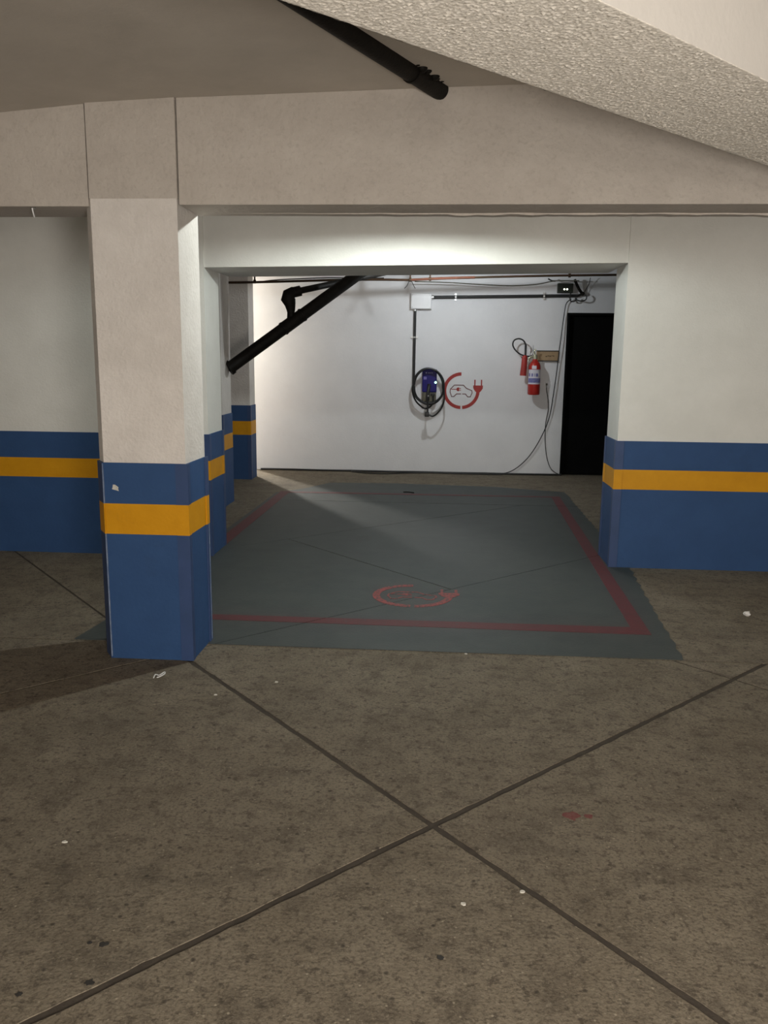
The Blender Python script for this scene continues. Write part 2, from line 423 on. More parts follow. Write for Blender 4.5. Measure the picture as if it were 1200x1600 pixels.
# front pillar
P = [(-1.462, 3.49), (-1.098, 3.49), (-1.093, 3.765), (-1.508, 3.765), (-1.508, 3.56)]
pil = thing('front_pillar', 'large nearest pillar, rough white plaster above chipped blue base with yellow stripe', 'pillar', (0, 0, 0))
link('shaft', prism(B(), P, 0, 1.985), M['plaster'], pil)
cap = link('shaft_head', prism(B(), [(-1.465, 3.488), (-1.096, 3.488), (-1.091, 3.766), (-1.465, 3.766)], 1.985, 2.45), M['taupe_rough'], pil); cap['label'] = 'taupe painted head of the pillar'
PB, PYA, PYB = .893, .577, .713
banded(pil, poly_off(P), PB, PYA, PYB, .007)
e = .007
guard(pil, [(-1.142, 3.49-e-t), (-1.098+e+t, 3.49-e-t), (-1.098+e+t, 3.515), (-1.098+e, 3.515), (-1.098+e, 3.49-e), (-1.142, 3.49-e)], PB, PYA, PYB)
guard(pil, [(-1.095+e, 3.735), (-1.095+e+t+.004, 3.735), (-1.095+e+t+.004, 3.765+e+t), (-1.13, 3.765+e+t), (-1.13, 3.765+e), (-1.095+e, 3.765+e)], PB, PYA, PYB)
lp = poly_off(P)(e)
guard(pil, [(lp[4][0]-t, lp[4][1]), (lp[0][0]-.001, lp[0][1]-t), (lp[0][0]+.004, lp[0][1]-t), (lp[0][0]+.004, lp[0][1]), lp[0], lp[4]], PB, PYA, PYB)
link('worn_edge', prism(B(), [(-1.4655, 3.4775), (-1.4605, 3.4775), (-1.4605, 3.484), (-1.4655, 3.484)], .01, PYA), M['worn_edge'], pil)['label'] = 'pale worn corner line'
link('worn_edge', prism(B(), [(-1.4655, 3.4775), (-1.4605, 3.4775), (-1.4605, 3.484), (-1.4655, 3.484)], PYB, PB-.004), M['worn_edge'], pil)['label'] = 'pale worn corner line'
link('worn_edge', prism(B(), [(-1.083, 3.758), (-1.0785, 3.758), (-1.0785, 3.765), (-1.083, 3.765)], .01, PYA), M['worn_edge'], pil)['label'] = 'pale worn corner line'
# chipped paint, 2 spots
def blob(name, c, axes, r, m, parent=None, th=.003, n=11, squash=1.0, seed=0):
    rn = random.Random(seed); u, v = Vector(axes[0]), Vector(axes[1]); w = u.cross(v).normalized()
    b_ = B(); A = []; Bt = []
    for i in range(n):
        a = 2*math.pi*i/n; rr = r*rn.uniform(.6, 1.15)
        p = Vector(c)+u*math.cos(a)*rr+v*math.sin(a)*rr*squash
        A.append(b_.verts.new(p)); Bt.append(b_.verts.new(p+w*th))
    b_.faces.new(A); b_.faces.new(Bt)
    for i in range(n): b_.faces.new((A[i], A[(i+1) % n], Bt[(i+1) % n], Bt[i]))
    return link(name, b_, m, parent)
for (px, py, r, sd) in ((180, 762, .018, 3), (189, 912, .005, 5), (274, 1005, .009, 6)):
    c = on_y(px, py, 3.4832)
    o = blob('paint_chip', c, ((1, 0, -.35), (0.2, 0, 1)), r, M['chip'] if r > .006 and sd != 6 else M['blue'], pil, th=.0015, squash=.75, seed=sd)
    if sd == 3: o['label'] = 'white chip in the blue paint'

# front beam: two lengths meeting at the pillar
def beam_bm(x0, x1, y0, y1, z0, z1, nx=40):
    b_ = B(); box(b_, (x0, y0, z0), (x1, y1, z1))
    return b_
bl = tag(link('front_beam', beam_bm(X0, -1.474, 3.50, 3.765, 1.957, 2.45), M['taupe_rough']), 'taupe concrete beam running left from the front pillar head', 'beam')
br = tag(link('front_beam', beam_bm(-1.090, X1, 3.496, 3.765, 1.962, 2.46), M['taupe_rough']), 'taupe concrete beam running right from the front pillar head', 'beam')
# ragged plaster lip along the back of the beam's underside
b_ = B(); n = 120; ra = []
for i in range(n+1):
    x = -1.0+3.9*i/n
    d = (.0+.004*min(1, i/30))+.012*min(1, i/40)*abs(noise.noise(Vector((x*7, 1, 0))))+.004*abs(noise.noise(Vector((x*31, 4, 0))))
    yy = 3.700+.02*noise.noise(Vector((x*5, 2, 3)))
    ra.append([b_.verts.new(p) for p in ((x, yy, 1.962), (x, yy, 1.962-d), (x, 3.765, 1.962-d*.7), (x, 3.765, 1.962))])
for a, c in zip(ra, ra[1:]):
    for k in range(4): b_.faces.new((a[k], a[(k+1) % 4], c[(k+1) % 4], c[k]))
b_.faces.new(ra[0]); b_.faces.new(ra[-1][::-1])
link('plaster_lip', b_, M['taupe_rough'], br)['label'] = 'ragged pale plaster edge under the beam'
link('nail', tube(B(), [on_y(52, 336, 3.49)+Vector((0, .02, .03)), on_y(51, 326, 3.49)+Vector((0, -.005, 0)), on_y(54, 340, 3.49)], .004, 6), M['steel'], bl)

# diagonal beam overhead: popcorn underside, smooth sides
D = Vector((.714, .700, 0)).normalized(); N = Vector((D.y, -D.x, 0))     # N points to the camera side
O = Vector((.141, 2.002, 0))                                             # a point on the far lower edge
ZB, WID = 1.96, .372
def dpt(s, w, z): return O+D*s+N*w+Vector((0, 0, z))
S0 = -3.6
def s_end(w): return 2.13+.378*w/WID          # both edges run into the front beam
db = thing('diagonal_beam', 'pale diagonal beam overhead with coarse popcorn plaster underside', 'beam', (0, 0, 0))
b_ = B()
c8 = [b_.verts.new(dpt(S0 if k == 0 else s_end(w), w, z)) for k in (0, 1) for w in (.002, WID-.001) for z in (ZB+.0062, 2.50)]
for f in ((0, 1, 3, 2), (4, 6, 7, 5), (0, 4, 5, 1), (2, 3, 7, 6), (1, 5, 7, 3), (0, 2, 6, 4)): b_.faces.new([c8[i] for i in f])
link('beam_side', b_, M['smooth'], db)['label'] = 'smooth cream painted side'
b_ = B(); step = .003
ns, nw = int(3.4/step), int(WID/step)
grid = []
for i in range(ns+1):
    row = []
    for j in range(nw+1):
        w = WID*j/nw; s = -1.1+i*(s_end(w)+1.1)/ns
        q = Vector((s*185, w*185, 0)); v = noise.noise(q); v2 = noise.noise(q*2.1+Vector((9, 3, 1)))
        d = .0046*max(0, v)+.0016*max(0, v2)
        ed = min(w, WID-w); d *= min(1, .25+ed/.02)
        jit = .004*noise.noise(Vector((s*40, 5, j > nw/2)))*(1 if ed < step else 0)
        row.append(b_.verts.new(dpt(s, w-jit, ZB+.006-d)))
    grid.append(row)
for a, c in zip(grid, grid[1:]):
    for j in range(nw): b_.faces.new((a[j], a[j+1], c[j+1], c[j]))
# skirt up to the beam body
for col_, sgn in ((0, 1), (nw, -1)):
    we = 0.0 if col_ == 0 else WID
    upv = [b_.verts.new(dpt(-1.1+i*(s_end(we)+1.1)/ns, we, ZB+.0065)) for i in range(ns+1)]
    for i in range(ns): b_.faces.new((grid[i][col_], grid[i+1][col_], upv[i+1], upv[i]))
o = link('popcorn_underside', b_, M['popcorn'], db); o['label'] = 'coarse popcorn plaster underside'
for p in o.data.polygons: p.use_smooth = True
b_ = B(); box_pts = [b_.verts.new(dpt(s, w, z)) for s in (S0, -1.1) for w in (0, WID) for z in (ZB, ZB+.013)]
for f in ((0, 1, 3, 2), (4, 6, 7, 5), (0, 4, 5, 1), (2, 3, 7, 6), (1, 5, 7, 3), (0, 2, 6, 4)): b_.faces.new([box_pts[i] for i in f])
link('underside_behind', b_, M['popcorn'], db)

# back pillars
def back_pillar(name, label, x0, x1, y0, y1, bt, ya, yb):
    pts = [(x0, y0), (x1, y0), (x1, y1), (x0, y1)]
    r = thing(name, label, 'pillar')
    link('shaft', prism(B(), pts, 0, 2.46), M['plaster'], r)
    banded(r, poly_off(pts), bt, ya, yb, .007)
    e = .007
    guard(r, [(x1-.03, y0-e-t), (x1+e+t, y0-e-t), (x1+e+t, y0+.03), (x1+e, y0+.03), (x1+e, y0-e), (x1-.03, y0-e)], bt, ya, yb)
    return r
back_pillar('side_pillar', 'narrow sliver of white pillar with blue base just behind portal edge', -2.30, -1.957, 7.33, 7.66, .838, .515, .655)
back_pillar('back_pillar', 'farthest pillar, grey-white with blue base, beside the charging wall', -2.46, -2.112, 9.09, 9.34, .826, .500, .652)

struct(link('wall_light_block', box(B(), (X0, 9.12, 0), (-2.47, 9.30, 2.44)), M['white']))  # unseen wall added so the side room light passes only through the gap
# charging wall with the black doorway
YW = 9.94
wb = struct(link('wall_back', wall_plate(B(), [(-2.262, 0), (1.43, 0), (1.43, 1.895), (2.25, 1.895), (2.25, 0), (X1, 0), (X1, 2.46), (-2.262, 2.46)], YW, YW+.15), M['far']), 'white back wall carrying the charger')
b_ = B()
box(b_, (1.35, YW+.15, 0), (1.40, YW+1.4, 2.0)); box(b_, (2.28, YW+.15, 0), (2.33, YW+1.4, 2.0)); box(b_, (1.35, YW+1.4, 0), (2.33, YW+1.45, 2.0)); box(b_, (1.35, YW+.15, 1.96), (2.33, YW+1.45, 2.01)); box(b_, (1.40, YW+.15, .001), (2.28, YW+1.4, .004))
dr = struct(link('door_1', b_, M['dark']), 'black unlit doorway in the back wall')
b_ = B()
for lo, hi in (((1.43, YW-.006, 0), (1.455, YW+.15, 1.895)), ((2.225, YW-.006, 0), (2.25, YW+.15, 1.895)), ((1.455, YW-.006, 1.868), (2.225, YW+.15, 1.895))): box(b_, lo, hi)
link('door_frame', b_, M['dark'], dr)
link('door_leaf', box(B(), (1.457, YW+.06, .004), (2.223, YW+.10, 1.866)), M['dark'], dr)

# ------------------------------------------------------------------ hidden lamps
def pendant(name, label, loc, power, col, rb=.030, shade_r=None, ztop=2.44):
    t_ = thing(name, label, 'lamp', loc)
    link('cord', tube(B(), [(0, 0, ztop-loc[2]), (0, 0, .075)], .005, 6), M['black'], t_)
    link('socket', lathe(B(), [(.018, .03), (.022, .05), (.014, .08)], seg=12), M['black'], t_)
    bb = B(); bmesh.ops.create_icosphere(bb, subdivisions=2, radius=rb)
    bulb = link('bulb', bb, M['bulb'].copy(), t_, True)
    n = bulb.data.materials[0].node_tree.nodes['Principled BSDF']
    n.inputs['Emission Strength'].default_value = power; n.inputs['Emission Color'].default_value = (*col, 1)
    if shade_r:
        link('lamp_shade', lathe(B(), [(shade_r, -.027), (shade_r*.55, .020), (.03, .055), (.026, .060), (.03, .05), (shade_r*.53, .015), (shade_r-.003, -.027), (shade_r, -.027)], seg=40, cap=False), M['enamel'], t_, True)
    return t_
E_P = LAMP_PORTAL/(4*math.pi**2*.017**2); E_B = LAMP_BACK/(4*math.pi**2*.030**2)
pendant('pendant_lamp', 'white shaded pendant lamp behind the front beam', (-.20, 4.43, 2.222), E_P, (.93, 1.0, .96), .017, .17)
pendant('pendant_lamp', 'bare bulb hanging behind the portal beam before charging wall', (0.02, 8.50, 2.222), E_B, (.90, .97, 1.0))

# ------------------------------------------------------------------ drain pipes
b_ = B()
dp = thing('drain_pipe', 'thick black drain pipe slanting from side pillar up to the ceiling', 'pipe', (0, 0, 0))
pa = Vector((-1.945, 7.55, 1.245)); pb = on_y(548, 437, 8.05); dirp = (pb-pa).normalized()
pend = pa+dirp*((2.44-pa.z)/dirp.z)
link('pipe', tube(b_, [pa, pend], .056, 20), M['pipe'], dp, True)
def collar(s0, s1, r): return link('collar', tube(B(), [pa+dirp*s0, pa+dirp*s1], r, 20), M['pipe'], dp, True)
collar(0, .035, .068)
s_j = (on_y(460, 503, 7.7)-pa).dot(dirp)
collar(s_j-.10, s_j-.085, .064); collar(s_j-.085, s_j+.12, .060); collar(s_j+.12, s_j+.135, .064)
jp = pa+dirp*s_j
eb = on_y(460, 466, jp.y)
b_ = B()
tube(b_, [jp+Vector((-.01, 0, -.03)), Vector((jp.x-.005, jp.y, jp.z+.10)), Vector((jp.x-.005, jp.y, eb.z-.10))], [.036, .034, .034], 16)
link('branch_riser', b_, M['pipe'], dp, True)
b_ = B(); c0 = Vector((jp.x-.005, jp.y, eb.z))
tube(b_, [c0+Vector((0, 0, -.125)), c0+Vector((0, 0, -.105)), c0+Vector((-.005, 0, -.06)), c0+Vector((-.025, 0, -.01)), c0+Vector((-.015, 0, .03)), c0+Vector((.02, .01, .055)), c0+Vector((.07, .03, .06))], [.036, .040, .050, .068, .064, .050, .042], 18)
link('elbow', b_, M['pipe'], dp, True)
b_ = B(); q1 = on_y(545, 438, 8.3)
tube(b_, [c0+Vector((.03, .012, .055)), c0+Vector((.085, .035, .07))], .048, 16)
link('branch_collar', b_, M['pipe'], dp, True)
b_ = B(); q0 = c0+Vector((.06, .025, .064)); qd = (q1-q0).normalized()
tube(b_, [q0, q0+qd*min(1.4, (2.44-q0.z)/max(qd.z, .02))], .030, 14)
link('branch_pipe', b_, M['pipe'], dp, True)

cp = thing('ceiling_pipe', 'short black pipe stub crossing the ceiling above the front beam', 'pipe')
a0, a1 = Vector((-.56, 2.30, 2.345)), Vector((-.055, 3.50, 2.345))
a1 = on_y(672, 131, 3.42); a0 = on_z(505, 22, a1.z+.0); 
dd = (a1-a0).normalized()
b_ = B(); tube(b_, [a0-dd*.45, a0, a1-dd*.2, a1+dd*.09], .036, 20); link('pipe', b_, M['pipe'], cp, True)
b_ = B(); tube(b_, [a1-dd*.16, a1-dd*.145], .040, 20); link('collar', b_, M['pipe'], cp, True)
b_ = B()
for k in range(7):
    s = k*.035; c = a1-dd*(s-.02)+Vector((.034, -.012, .012+.004*(k % 2))); bmesh.ops.create_icosphere(b_, subdivisions=2, radius=.012+.005*(k % 3), matrix=Matrix.Translation(c+Vector((random.uniform(-.006, .012), 0, random.uniform(-.005, .008)))))
o = link('mortar_dab', b_, M['pipe'], cp, True); o['label'] = 'lumpy dark mortar along the pipe'

# gas pipe on the far side
gp = thing('gas_pipe', 'thin rusty horizontal pipe hung below the ceiling before charging wall', 'pipe')
YG = 9.055
g_pts = [on_y(x, y, YG) for x, y in ((322, 441.5), (398, 441), (550, 437), (640, 437.5))]
link('pipe', tube(B(), spline(g_pts, 4), .013, 10), M['rust'], gp, True)
g2 = [on_y(x, y, YG) for x, y in ((640, 437.5), (690, 435), (742, 433.5))]
link('copper_pipe', tube(B(), spline(g2, 4), .014, 10), M['copper'], gp, True)['label'] = 'copper coloured length'
g3 = [on_y(x, y, YG) for x, y in ((742, 433.5), (800, 432), (880, 430.5), (965, 429.5), (1010, 429))]
link('pipe', tube(B(), spline(g3, 4), .012, 10), M['rust'], gp, True)
for px, py in ((398, 440), (551, 437), (641, 437), (672, 436), (890, 430.5)):
    c = on_y(px, py, YG); b_ = B()
    tube(b_, [c+Vector((-.012, 0, 0)), c+Vector((.012, 0, 0))], .021, 12); box(b_, (c.x-.008, c.y-.004, c.z+.015), (c.x+.008, c.y+.004, 2.438))
    link('pipe_clamp', b_, M['rust'], gp)
c = on_y(641, 438, YG)
b_ = B(); tube(b_, spline([c+Vector((-.01, -.01, 0)), c+Vector((-.03, -.012, -.05)), c+Vector((-.06, -.012, -.085))], 5), .004, 6)
tube(b_, spline([c+Vector((.01, -.01, 0)), c+Vector((.03, -.012, -.04)), c+Vector((.055, -.012, -.085))], 5), .004, 6)
link('tie_wire', b_, M['black'], gp, True)

# ------------------------------------------------------------------ charging wall: boxes, conduits, cables
def wpt(px, py, d): return on_y(px, py, YW-d)
def cable(name, pts, r, m, label, cat='cable', group=None, n=8):
    return tag(link(name, tube(B(), spline(pts, n), r, 8), m, None, True), label, cat, group)

a, b = wpt(642, 458, .085), wpt(674, 483, .085)
jb = thing('junction_box', 'white square junction box high on the back wall', 'junction box', (a.x, YW, b.z))
w_, h_ = b.x-a.x, a.z-b.z
link('case', box(B(), (0, -.07, 0), (w_, 0, h_), .006), M['box'], jb)
link('lid', box(B(), (.004, -.085, .004), (w_-.004, -.0705, h_-.004), .005), M['box'], jb)
for sx, sz in ((.02, .02), (.02, h_-.02), (w_-.02, .02), (w_-.02, h_-.02)):
    link('screw', lathe(B(), [(.005, 0), (.005, .002), (.003, .003)], (sx, -.0845, sz), 10, (0, -1, 0)), M['steel'], jb)

def conduit(name, label, p0, p1, r, clamps, ends):
    t_ = thing(name, label, 'conduit', tuple(p0))
    link('tube', tube(B(), [Vector((0, 0, 0)), p1-p0], r, 14), M['black'], t_, True)
    d = (p1-p0).normalized()
    for s in clamps:
        c = d*s
        b_ = B(); tube(b_, [c-d*.009, c+d*.009], r+.004, 14)
        x_ = d.cross(Vector((0, 1, 0))).normalized()
        ear = [c+x_*q for q in (-(r+.022), r+.022)]
        lo = Vector([min(ear[0][i], ear[1][i]) for i in range(3)]); hi = Vector([max(ear[0][i], ear[1][i]) for i in range(3)])
        lo -= Vector([abs(d[i])*.009 for i in range(3)]); hi += Vector([abs(d[i])*.009 for i in range(3)])
        lo.y, hi.y = .0, YW-p0.y
        box(b_, lo, hi)
        link('clamp', b_, M['steel'], t_)
    for s in ends:
        b_ = B(); tube(b_, [d*s, d*(s+.03)], r+.006, 14); link('connector', b_, M['steel'], t_, True)
    return t_
v0, v1 = wpt(648.7, 482.0, .03), wpt(647.2, 600, .03); v1.x = v0.x-.004
conduit('conduit', 'black vertical conduit from junction box down to blue charger', v0, v1, .016, [(wpt(648, 527, .03)-v0).length], [.0])
h0, h1 = wpt(673.6, 464.5, .03), wpt(903, 462, .03)
conduit('conduit', 'black horizontal conduit from junction box towards the doorway', h0, h1, .018, [(wpt(712, 464, .03)-h0).length, (wpt(850, 462, .03)-h0).length], [.003])

# charger
ch = thing('wall_charger', 'blue wall-mounted car charger wrapped in its black coiled cable', 'charger', (0, 0, 0))
a, b = wpt(660.2, 577, .10), wpt(682, 613, .10); c2 = wpt(682, 628, .09)
link('body', box(B(), (a.x, YW-.105, b.z), (b.x, YW, a.z), .012, 3), M['charger'], ch, True)
link('holster', box(B(), (a.x+.004, YW-.095, c2.z), (b.x-.004, YW, b.z+.002), .01, 3), M['holster'], ch, True)['label'] = 'olive grey lower housing'
yF = YW-.1055
def onF(px, py): return on_y(px, py, yF)
b_ = B(); c = onF(666, 582.5); lathe(b_, [(.008, 0), (.008, .001)], c, 14, (0, -1, 0)); link('logo_dot', b_, M['print'], ch)
xx = 668.6; b_ = B()
for wd, ht in ((1.0, 1.3), (1.3, 1.0), (.8, 1.4), (1.4, 1.0), (1.0, 1.0), (1.2, 1.4), (.9, 1.0)):
    p, q = onF(xx, 582.9-ht/2), onF(xx+wd*.82, 583.2); box(b_, (p.x, yF-.001, q.z), (q.x, yF+.0005, p.z)); xx += wd*1.12
o = link('lettering', b_, M['print'], ch); o['label'] = 'row of tiny pale lettering'
p, q = onF(662, 588.5), onF(666.5, 593); link('pale_square', box(B(), (p.x, yF-.0012, q.z), (q.x, yF+.001, p.z)), M['pale_square'], ch)  # small lilac square on the shell
c = on_y(680.6, 597.6, yF); link('indicator_light', lathe(B(), [(.013, -.004), (.013, .003), (.006, .006)], c, 16, (0, -1, 0)), M['led_green'], ch, True)
# connector in its holster
b_ = B(); tube(b_, spline([onF(670.5, 601)+Vector((0, -.005, 0)), onF(670, 606)+Vector((0, -.03, 0)), onF(669, 613)+Vector((0, -.05, 0)), onF(668.5, 620)+Vector((0, -.055, 0)), onF(668.5, 625)+Vector((0, -.05, 0))], 4), .020, 12)
link('connector', b_, M['black'], ch, True)
b_ = B(); bmesh.ops.create_icosphere(b_, subdivisions=2, radius=.011, matrix=Matrix.Translation(onF(669.2, 618.5)+Vector((0, -.07, 0)))); link('release_button', b_, M['steel'], ch, True)
b_ = B(); p = onF(677, 617); box(b_, (p.x-.03, YW-.12, p.z-.01), (p.x+.02, YW-.09, p.z+.02), .006); link('cable_gland', b_, M['black'], ch, True)
# coil
def ell(cx, cy, rx, ry, a0, a1, d0, d1, n=14):
    out = []
    for i in range(n+1):
        f = i/n; a = math.radians(a0+(a1-a0)*f)
        out.append(wpt(cx+rx*math.cos(a), cy-ry*math.sin(a), d0+(d1-d0)*f))
    return out
coil = [onF(677, 619)+Vector((0, -.01, 0)), onF(676.5, 627)+Vector((0, -.012, 0)), wpt(673, 635, .12), wpt(664, 638.5, .125)]
coil += ell(668, 606.5, 23.8, 31.0, 255, 180, .125, .13, 5)[1:]
coil += ell(670, 602.8, 24, 27.0, 180, -180, .132, .145, 22)[1:]
coil += ell(670.5, 604, 23.2, 28.2, 180, -180, .15, .16, 22)[1:]
coil += ell(668.5, 605, 23.5, 29.5, 178, 0, .16, .17, 12)[1:]
coil += ell(669, 605, 24, 26, 0, -150, .17, .175, 12)[1:]
coil += [wpt(647, 612, .178), wpt(646.5, 600, .18)] + ell(670.5, 603.5, 23.2, 27.3, 175, 0, .182, .19, 12)
coil += [wpt(694, 614, .2), wpt(694, 625, .21), wpt(690, 637, .215), wpt(683, 646, .22), wpt(676, 650.5, .22), wpt(671, 648.5, .21)]
link('charging_cable', tube(B(), spline(coil, 4), .0095, 8), M['black'], ch, True)
b_ = B(); p = wpt(667, 647.5, .21); box(b_, (p.x-.026, p.y-.025, p.z-.028), (p.x+.026, p.y+.025, p.z+.028), .008); link('cable_plug', b_, M['black'], ch, True)
b_ = B(); tube(b_, spline([onF(668.5, 624)+Vector((0, -.05, 0)), wpt(668.3, 634, .19), wpt(668.2, 645, .21)], 6), .0095, 8); link('plug_lead', b_, M['black'], ch, True)

# stencilled symbol on the wall
ws = thing('charging_sign', 'red painted electric car charging symbol on white back wall', 'sign', tuple(wpt(720.7, 610.6, 0)))
sc = (wpt(720.7, 581.7, 0).z-ws.location.z)
for nm, shapes in SYM.items():
    for polys in shapes:
        b_ = B()
        for q in polys: wall_plate(b_, [(p[0]*sc, p[1]*sc) for p in q], -.0022 if nm != 'car_outline' else -.0026, 0)
        link(nm, b_, M['sign_red'] if nm in ('ring_arc', 'plug', 'small_plug') else M['sign_maroon'], ws)

# fire extinguisher
EY = YW-.115
c = on_y(833.6, 617, EY); top = on_y(833.6, 562, EY)
fe = thing('fire_extinguisher', 'red carbon dioxide fire extinguisher hanging on the back wall', 'fire extinguisher', (c.x, EY, c.z))
H_ = top.z-c.z; R_ = .070
link('cylinder', lathe(B(), [(.050, 0), (R_-.006, .003), (R_, .016), (R_, H_*.76), (R_*.95, H_*.83), (R_*.78, H_*.90), (R_*.5, H_*.96), (.026, H_), (.024, H_+.01)], seg=36), M['ext'], fe, True)
def arcband(z0, z1, a0, a1, r, m, name, lab):
    b_ = B(); n = 18; A = []
    for i in range(n+1):
        a = math.radians(a0+(a1-a0)*i/n); A.append([b_.verts.new((rr*math.cos(a), rr*math.sin(a), z)) for rr, z in ((r, z0), (r, z1), (r-.002, z1), (r-.002, z0))])
    for p, q in zip(A, A[1:]):
        for k in range(4): b_.faces.new((p[k], p[(k+1) % 4], q[(k+1) % 4], q[k]))
    b_.faces.new(A[0]); b_.faces.new(A[-1][::-1])
    o = link(name, b_, m, fe, True); o['label'] = lab; return o
zz = lambda py: on_y(833.6, py, EY-R_).z-c.z
zA, zBt = zz(601)+.004, zz(578)+.004
arcband(zA, zBt, 185, 345, R_+.0015, M['label_white'], 'label', 'white and blue instruction label')
arcband(zz(598), zz(591), 195, 335, R_+.0025, M['label_blue'], 'label_panel', 'blue panel of the label')
for a0, a1 in ((205, 222), (236, 252), (262, 268), (276, 300)):
    arcband(zz(588.5), zz(583.5), a0, a1, R_+.0025, M['label_blue'], 'label_mark', 'blue mark on the label')
arcband(zz(576.5), zz(571.5), 238, 282, R_+.0015, M['label_white'], 'small_label', 'small white label near the shoulder')
fl = Vector((c.x, EY, c.z))
L = lambda px, py, dy=0: on_y(px, py, EY+dy)-fl
b_ = B(); tube(b_, [(0, 0, H_-.005), (0, 0, H_+.03), (0, 0, H_+.055)], [.024, .026, .020], 16); link('valve', b_, M['brass'], fe, True)
b_ = B(); tube(b_, spline([(0, 0, H_+.03), L(828.5, 558), L(826, 563.5)], 4), [.012]*9, 8); tube(b_, spline([(0, 0, H_+.045), L(835, 549), L(837.5, 546)], 4), .010, 8); link('handle', b_, M['brass'], fe, True)
b_ = B(); tube(b_, spline([L(829, 555), L(832.5, 549), L(833.5, 539.5)], 4), .0035, 6); link('safety_pin', b_, M['steel'], fe, True)
hose = [L(830, 557.5), L(826, 556.8), L(818, 555.5), L(810, 551.5), L(803.5, 544.5), L(801.3, 537.5), L(804, 531.5), L(810.5, 529.3), L(817, 531.5), L(821.2, 537.5), L(821.6, 545), L(821, 556)]
b_ = B(); tube(b_, spline(hose, 6), .0085, 10); link('hose', b_, M['black'], fe, True)
b_ = B(); tube(b_, [L(821.6, 538.5), L(821, 556)], .0125, 12); link('hose_grip', b_, M['black'], fe, True)
p0, p1 = L(820.3, 555.5), L(817.3, 587)
b_ = B(); ax = (p1-p0); LL = ax.length; lathe(b_, [(.014, -.004), (.026, .004), (.032, .02), (.034, LL*.5), (.038, LL), (.034, LL), (.03, LL*.6)], p0, 24, tuple(ax)); link('horn', b_, M['horn'], fe, True)['label'] = 'red discharge horn'
link('wall_bracket', box(B(), (-.02, .066, H_*.60), (.02, YW-EY, H_*.72)), M['steel'], fe); link('wall_hook', box(B(), (-.012, 0.0, H_+.005), (.012, YW-EY, H_+.02)), M['steel'], fe)

# board
a, b = wpt(838.5, 547.5, .02), wpt(872, 565, .02)
sg = thing('tan_board', 'small tan wooden board with dark edges beside red extinguisher', 'sign', (a.x, YW, b.z))
w_, h_ = b.x-a.x, a.z-b.z
link('board', box(B(), (0, -.020, .010), (w_, 0, h_-.010)), M['wood'], sg)
for z0, z1 in ((0, .011), (h_-.011, h_)): link('edge_strip', box(B(), (-.001, -.026, z0), (w_+.001, 0, z1)), M['black'], sg)
b_ = B(); xx = w_*.42
for wd, zc in ((.018, .0), (.014, .006), (.022, .003), (.010, .008), (.016, .006)):
    box(b_, (xx, -.0208, h_*.46+zc-.006), (xx+wd, -.0195, h_*.46+zc+.006)); xx += wd+.005
link('lettering', b_, M['smudge'], sg)['label'] = 'short faded dark lettering'

# black device with two lights
a, b = wpt(872, 442.5, .07), wpt(895.3, 457.5, .07)
dv = thing('electronic_box', 'small black box with two glowing white lights above conduit', 'electronic device', (a.x, YW, b.z))
w_, h_ = b.x-a.x, a.z-b.z
link('case', box(B(), (0, -.07, 0), (w_, 0, h_), .004), M['device'], dv)
for px in (881.8, 886.2):
    q = on_y(px, 452, YW-.0705); link('indicator_light', lathe(B(), [(.0095, -.003), (.0095, .002), (.004, .004)], (q.x-a.x, -.0705, q.z-b.z), 14, (0, -1, 0)), M['led_white'], dv, True)
# cables near the ceiling corner
cable('black_hose', [wpt(898, 437, .12), wpt(901, 444, .10), wpt(905.5, 453, .07), wpt(909.5, 458.5, .05)], .016, M['pipe'], 'short thick black hose dropping from the ceiling by the box', 'hose')
b_ = B(); p = wpt(910.5, 459, .05); bmesh.ops.create_icosphere(b_, subdivisions=2, radius=.024, matrix=Matrix.Translation(p)); q = wpt(903, 462, .035)
tube(b_, [p, q], .014, 10)
tag(link('conduit_fitting', b_, M['pipe'], None, True), 'black lumpy fitting at the right end of the horizontal conduit', 'fitting')
cable('thin_cable', [wpt(922.5, 434, .1), wpt(921, 442, .06), wpt(918, 448, .05), wpt(913.5, 456, .05)], .004, M['black'], 'short thin cable slanting above the conduit end')
cable('looped_cable', [wpt(914, 460.5, .085), wpt(916.5, 464, .09), wpt(915, 468.5, .09), wpt(909, 470.5, .09), wpt(902, 469, .085), wpt(899.5, 466, .08), wpt(898.8, 470, .08), wpt(895, 471.3, .08), wpt(891.5, 470, .08), wpt(890.5, 464, .08), wpt(891.5, 458, .072)], .007, M['black'], 'black cable in loose loops below the conduit end', n=6)
cable('sagging_cable', [wpt(648, 440, .3), wpt(700, 441.5, .25), wpt(750, 444.5, .22), wpt(800, 446.5, .2), wpt(840, 444, .2), wpt(868, 439, .16), wpt(905, 438.5, .15)], .006, M['holster'], 'grey cable sagging under the gas pipe along wall top')
cable('ceiling_cable', [wpt(402, 441, .8), wpt(430, 437.5, .8), wpt(470, 435.5, .8), wpt(515, 434, .8), wpt(560, 434.5, .8), wpt(600, 434.5, .8)], .006, M['black'], 'thin dark cable lying along the rusty pipe on left')
cable('cable_end', [wpt(856.5, 435.5, .15), wpt(862, 438.5, .15), wpt(868, 439.3, .155)], .008, M['black'], 'short dark cable end poking out left of the black box')
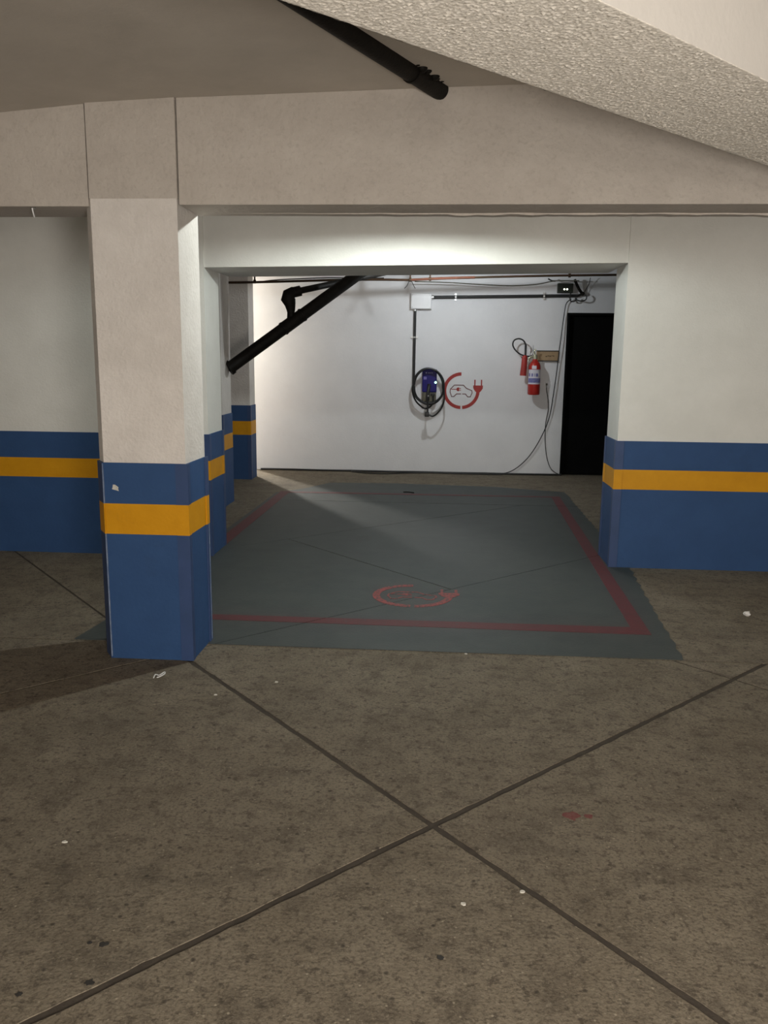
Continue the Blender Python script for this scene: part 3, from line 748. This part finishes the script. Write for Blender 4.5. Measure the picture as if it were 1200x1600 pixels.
cable('hanging_cable', [wpt(893, 467.5, .04), wpt(888, 470.5, .04), wpt(884.3, 476, .04), wpt(882, 488, .04), wpt(879.5, 505, .04), wpt(876.3, 530, .05), wpt(873.2, 552, .05), wpt(870, 580, .04), wpt(866, 608, .04), wpt(861, 640, .035), wpt(855, 662, .03), wpt(843, 688, .03), wpt(829, 710, .025), wpt(815, 725, .02), wpt(800, 735.5, .02), wpt(785, 740, .03), on_z(760, 741.5, .006)], .0055, M['black'], 'long black cable hanging from conduit end down to the floor')
ol = thing('wall_socket', 'small white wall socket right of the extinguisher', 'socket', tuple(wpt(854.5, 600.5, 0)))
link('plate', box(B(), (-.028, -.014, -.04), (.028, 0, .04), .004), M['far'], ol)
link('socket_plug', box(B(), (-.016, -.032, -.012), (.004, -.012, .012), .004), M['holster'], ol)
cable('socket_lead', [wpt(853.5, 601.5, .011), wpt(854, 610, .011), wpt(856, 622, .011), wpt(856.5, 640, .011), wpt(852.5, 662, .011), wpt(851.8, 690, .011), wpt(854.5, 715, .011), wpt(860, 731, .011), wpt(867, 738, .011), wpt(872, 740.5, .011)], .0045, M['black'], 'thin black lead dropping from the small white wall socket')
fl_pts = [(1.45, YW-.03), (1.2, YW-.04), (.9, YW-.05), (.55, YW-.035), (.2, YW-.05), (-.25, YW-.03), (-.6, YW-.05), (-1.0, YW-.035), (-1.4, YW-.05), (-1.8, YW-.03), (-2.18, YW-.04)]
cable('floor_cable', [(x, y, .011) for x, y in fl_pts], .011, M['black'], 'black cable lying on the floor along the back wall base', n=6)
cable('floor_cable', [(.75, YW-.085, .008), (.35, YW-.09, .008), (-.1, YW-.075, .010), (-.42, YW-.13, .008), (-.62, YW-.22, .008), (-.85, YW-.20, .008), (-1.05, YW-.10, .010), (-1.0, YW-.072, .012), (-.75, YW-.075, .012), (-.5, YW-.08, .010)], .007, M['black'], 'black cable making a flat loop on floor before back wall', n=6)

# ------------------------------------------------------------------ litter and spots on the floor
b_ = B(); bmesh.ops.create_icosphere(b_, subdivisions=2, radius=.017)
for v in b_.verts:
    k = 1+.55*noise.noise(v.co*90); v.co = Vector((v.co.x*k*1.1, v.co.y*k, v.co.z*k*.75))
o = link('crumpled_paper', b_, M['paper']); p = on_z(1167, 962); o.location = (p.x, p.y, .0115)
tag(o, 'small crumpled white paper scrap on floor below right wall', 'litter')
pts = [on_z(x, y, .004) for x, y in ((240, 1059), (243, 1054), (249, 1055), (257, 1050), (257, 1053), (250, 1057), (245, 1058.5))]
tag(link('plastic_strip', tube(B(), spline(pts, 5), .0028, 6), M['paper'], None, True), 'thin white plastic strip on floor at front pillar foot', 'litter')
for i, (px, py, r, m, lab) in enumerate(((893, 1275, .026, 'red_spot', 'larger dull red paint spot on the concrete floor'), (920, 1276, .015, 'red_spot', 'smaller dull red paint spot right of the larger one'),
        (140, 1535, .011, 'stain', 'larger dark oil drop on floor at lower left'), (161, 1476, .012, 'stain', 'dark oil drop on floor above the larger drop'), (140, 1473, .006, 'stain', 'tiny dark oil drop left of another drop'), (29, 1554, .008, 'stain', 'leftmost dark oil drop on the floor'),
        (688, 1496, .009, 'stain', 'dark drop on floor right of the crossing joints'))):
    p = on_z(px, py, 0)
    tag(blob('paint_spot' if m == 'red_spot' else 'oil_drop', (p.x, p.y, 0), ((1, 0, 0), (0, 1, 0)), r, M[m], None, .0012, 14, .9, i+20), lab, 'stain')
for i, (px, py) in enumerate(((724, 1413), (816, 1394), (101, 1316), (337, 1086), (432, 1066), (728, 1022))):
    p = on_z(px, py, 0)
    tag(blob('pale_chip', (p.x, p.y, 0), ((1, 0, 0), (0, 1, 0)), .008, M['chip'], None, .003, 8, .7, i+60), ['pale chip on floor beside the diagonal joint, right', 'pale chip lying on the right diagonal joint', 'pale chip on floor left of the front pillar', 'pale chip on floor just right of the front pillar', 'pale chip on floor before the bay, left of centre', 'pale chip on floor at the edge of the painted bay'][i], 'debris')
p = on_z(638, 770, .0025)
tag(link('dark_twig', tube(B(), spline([p+Vector((-.05, .02, .004)), p+Vector((0, 0, .008)), p+Vector((.06, -.015, .004))], 4), .006, 6), M['pipe']), 'small dark twig on painted bay near the back line', 'litter')
for o in bpy.data.objects:
    if '_l' in o: del o['_l']
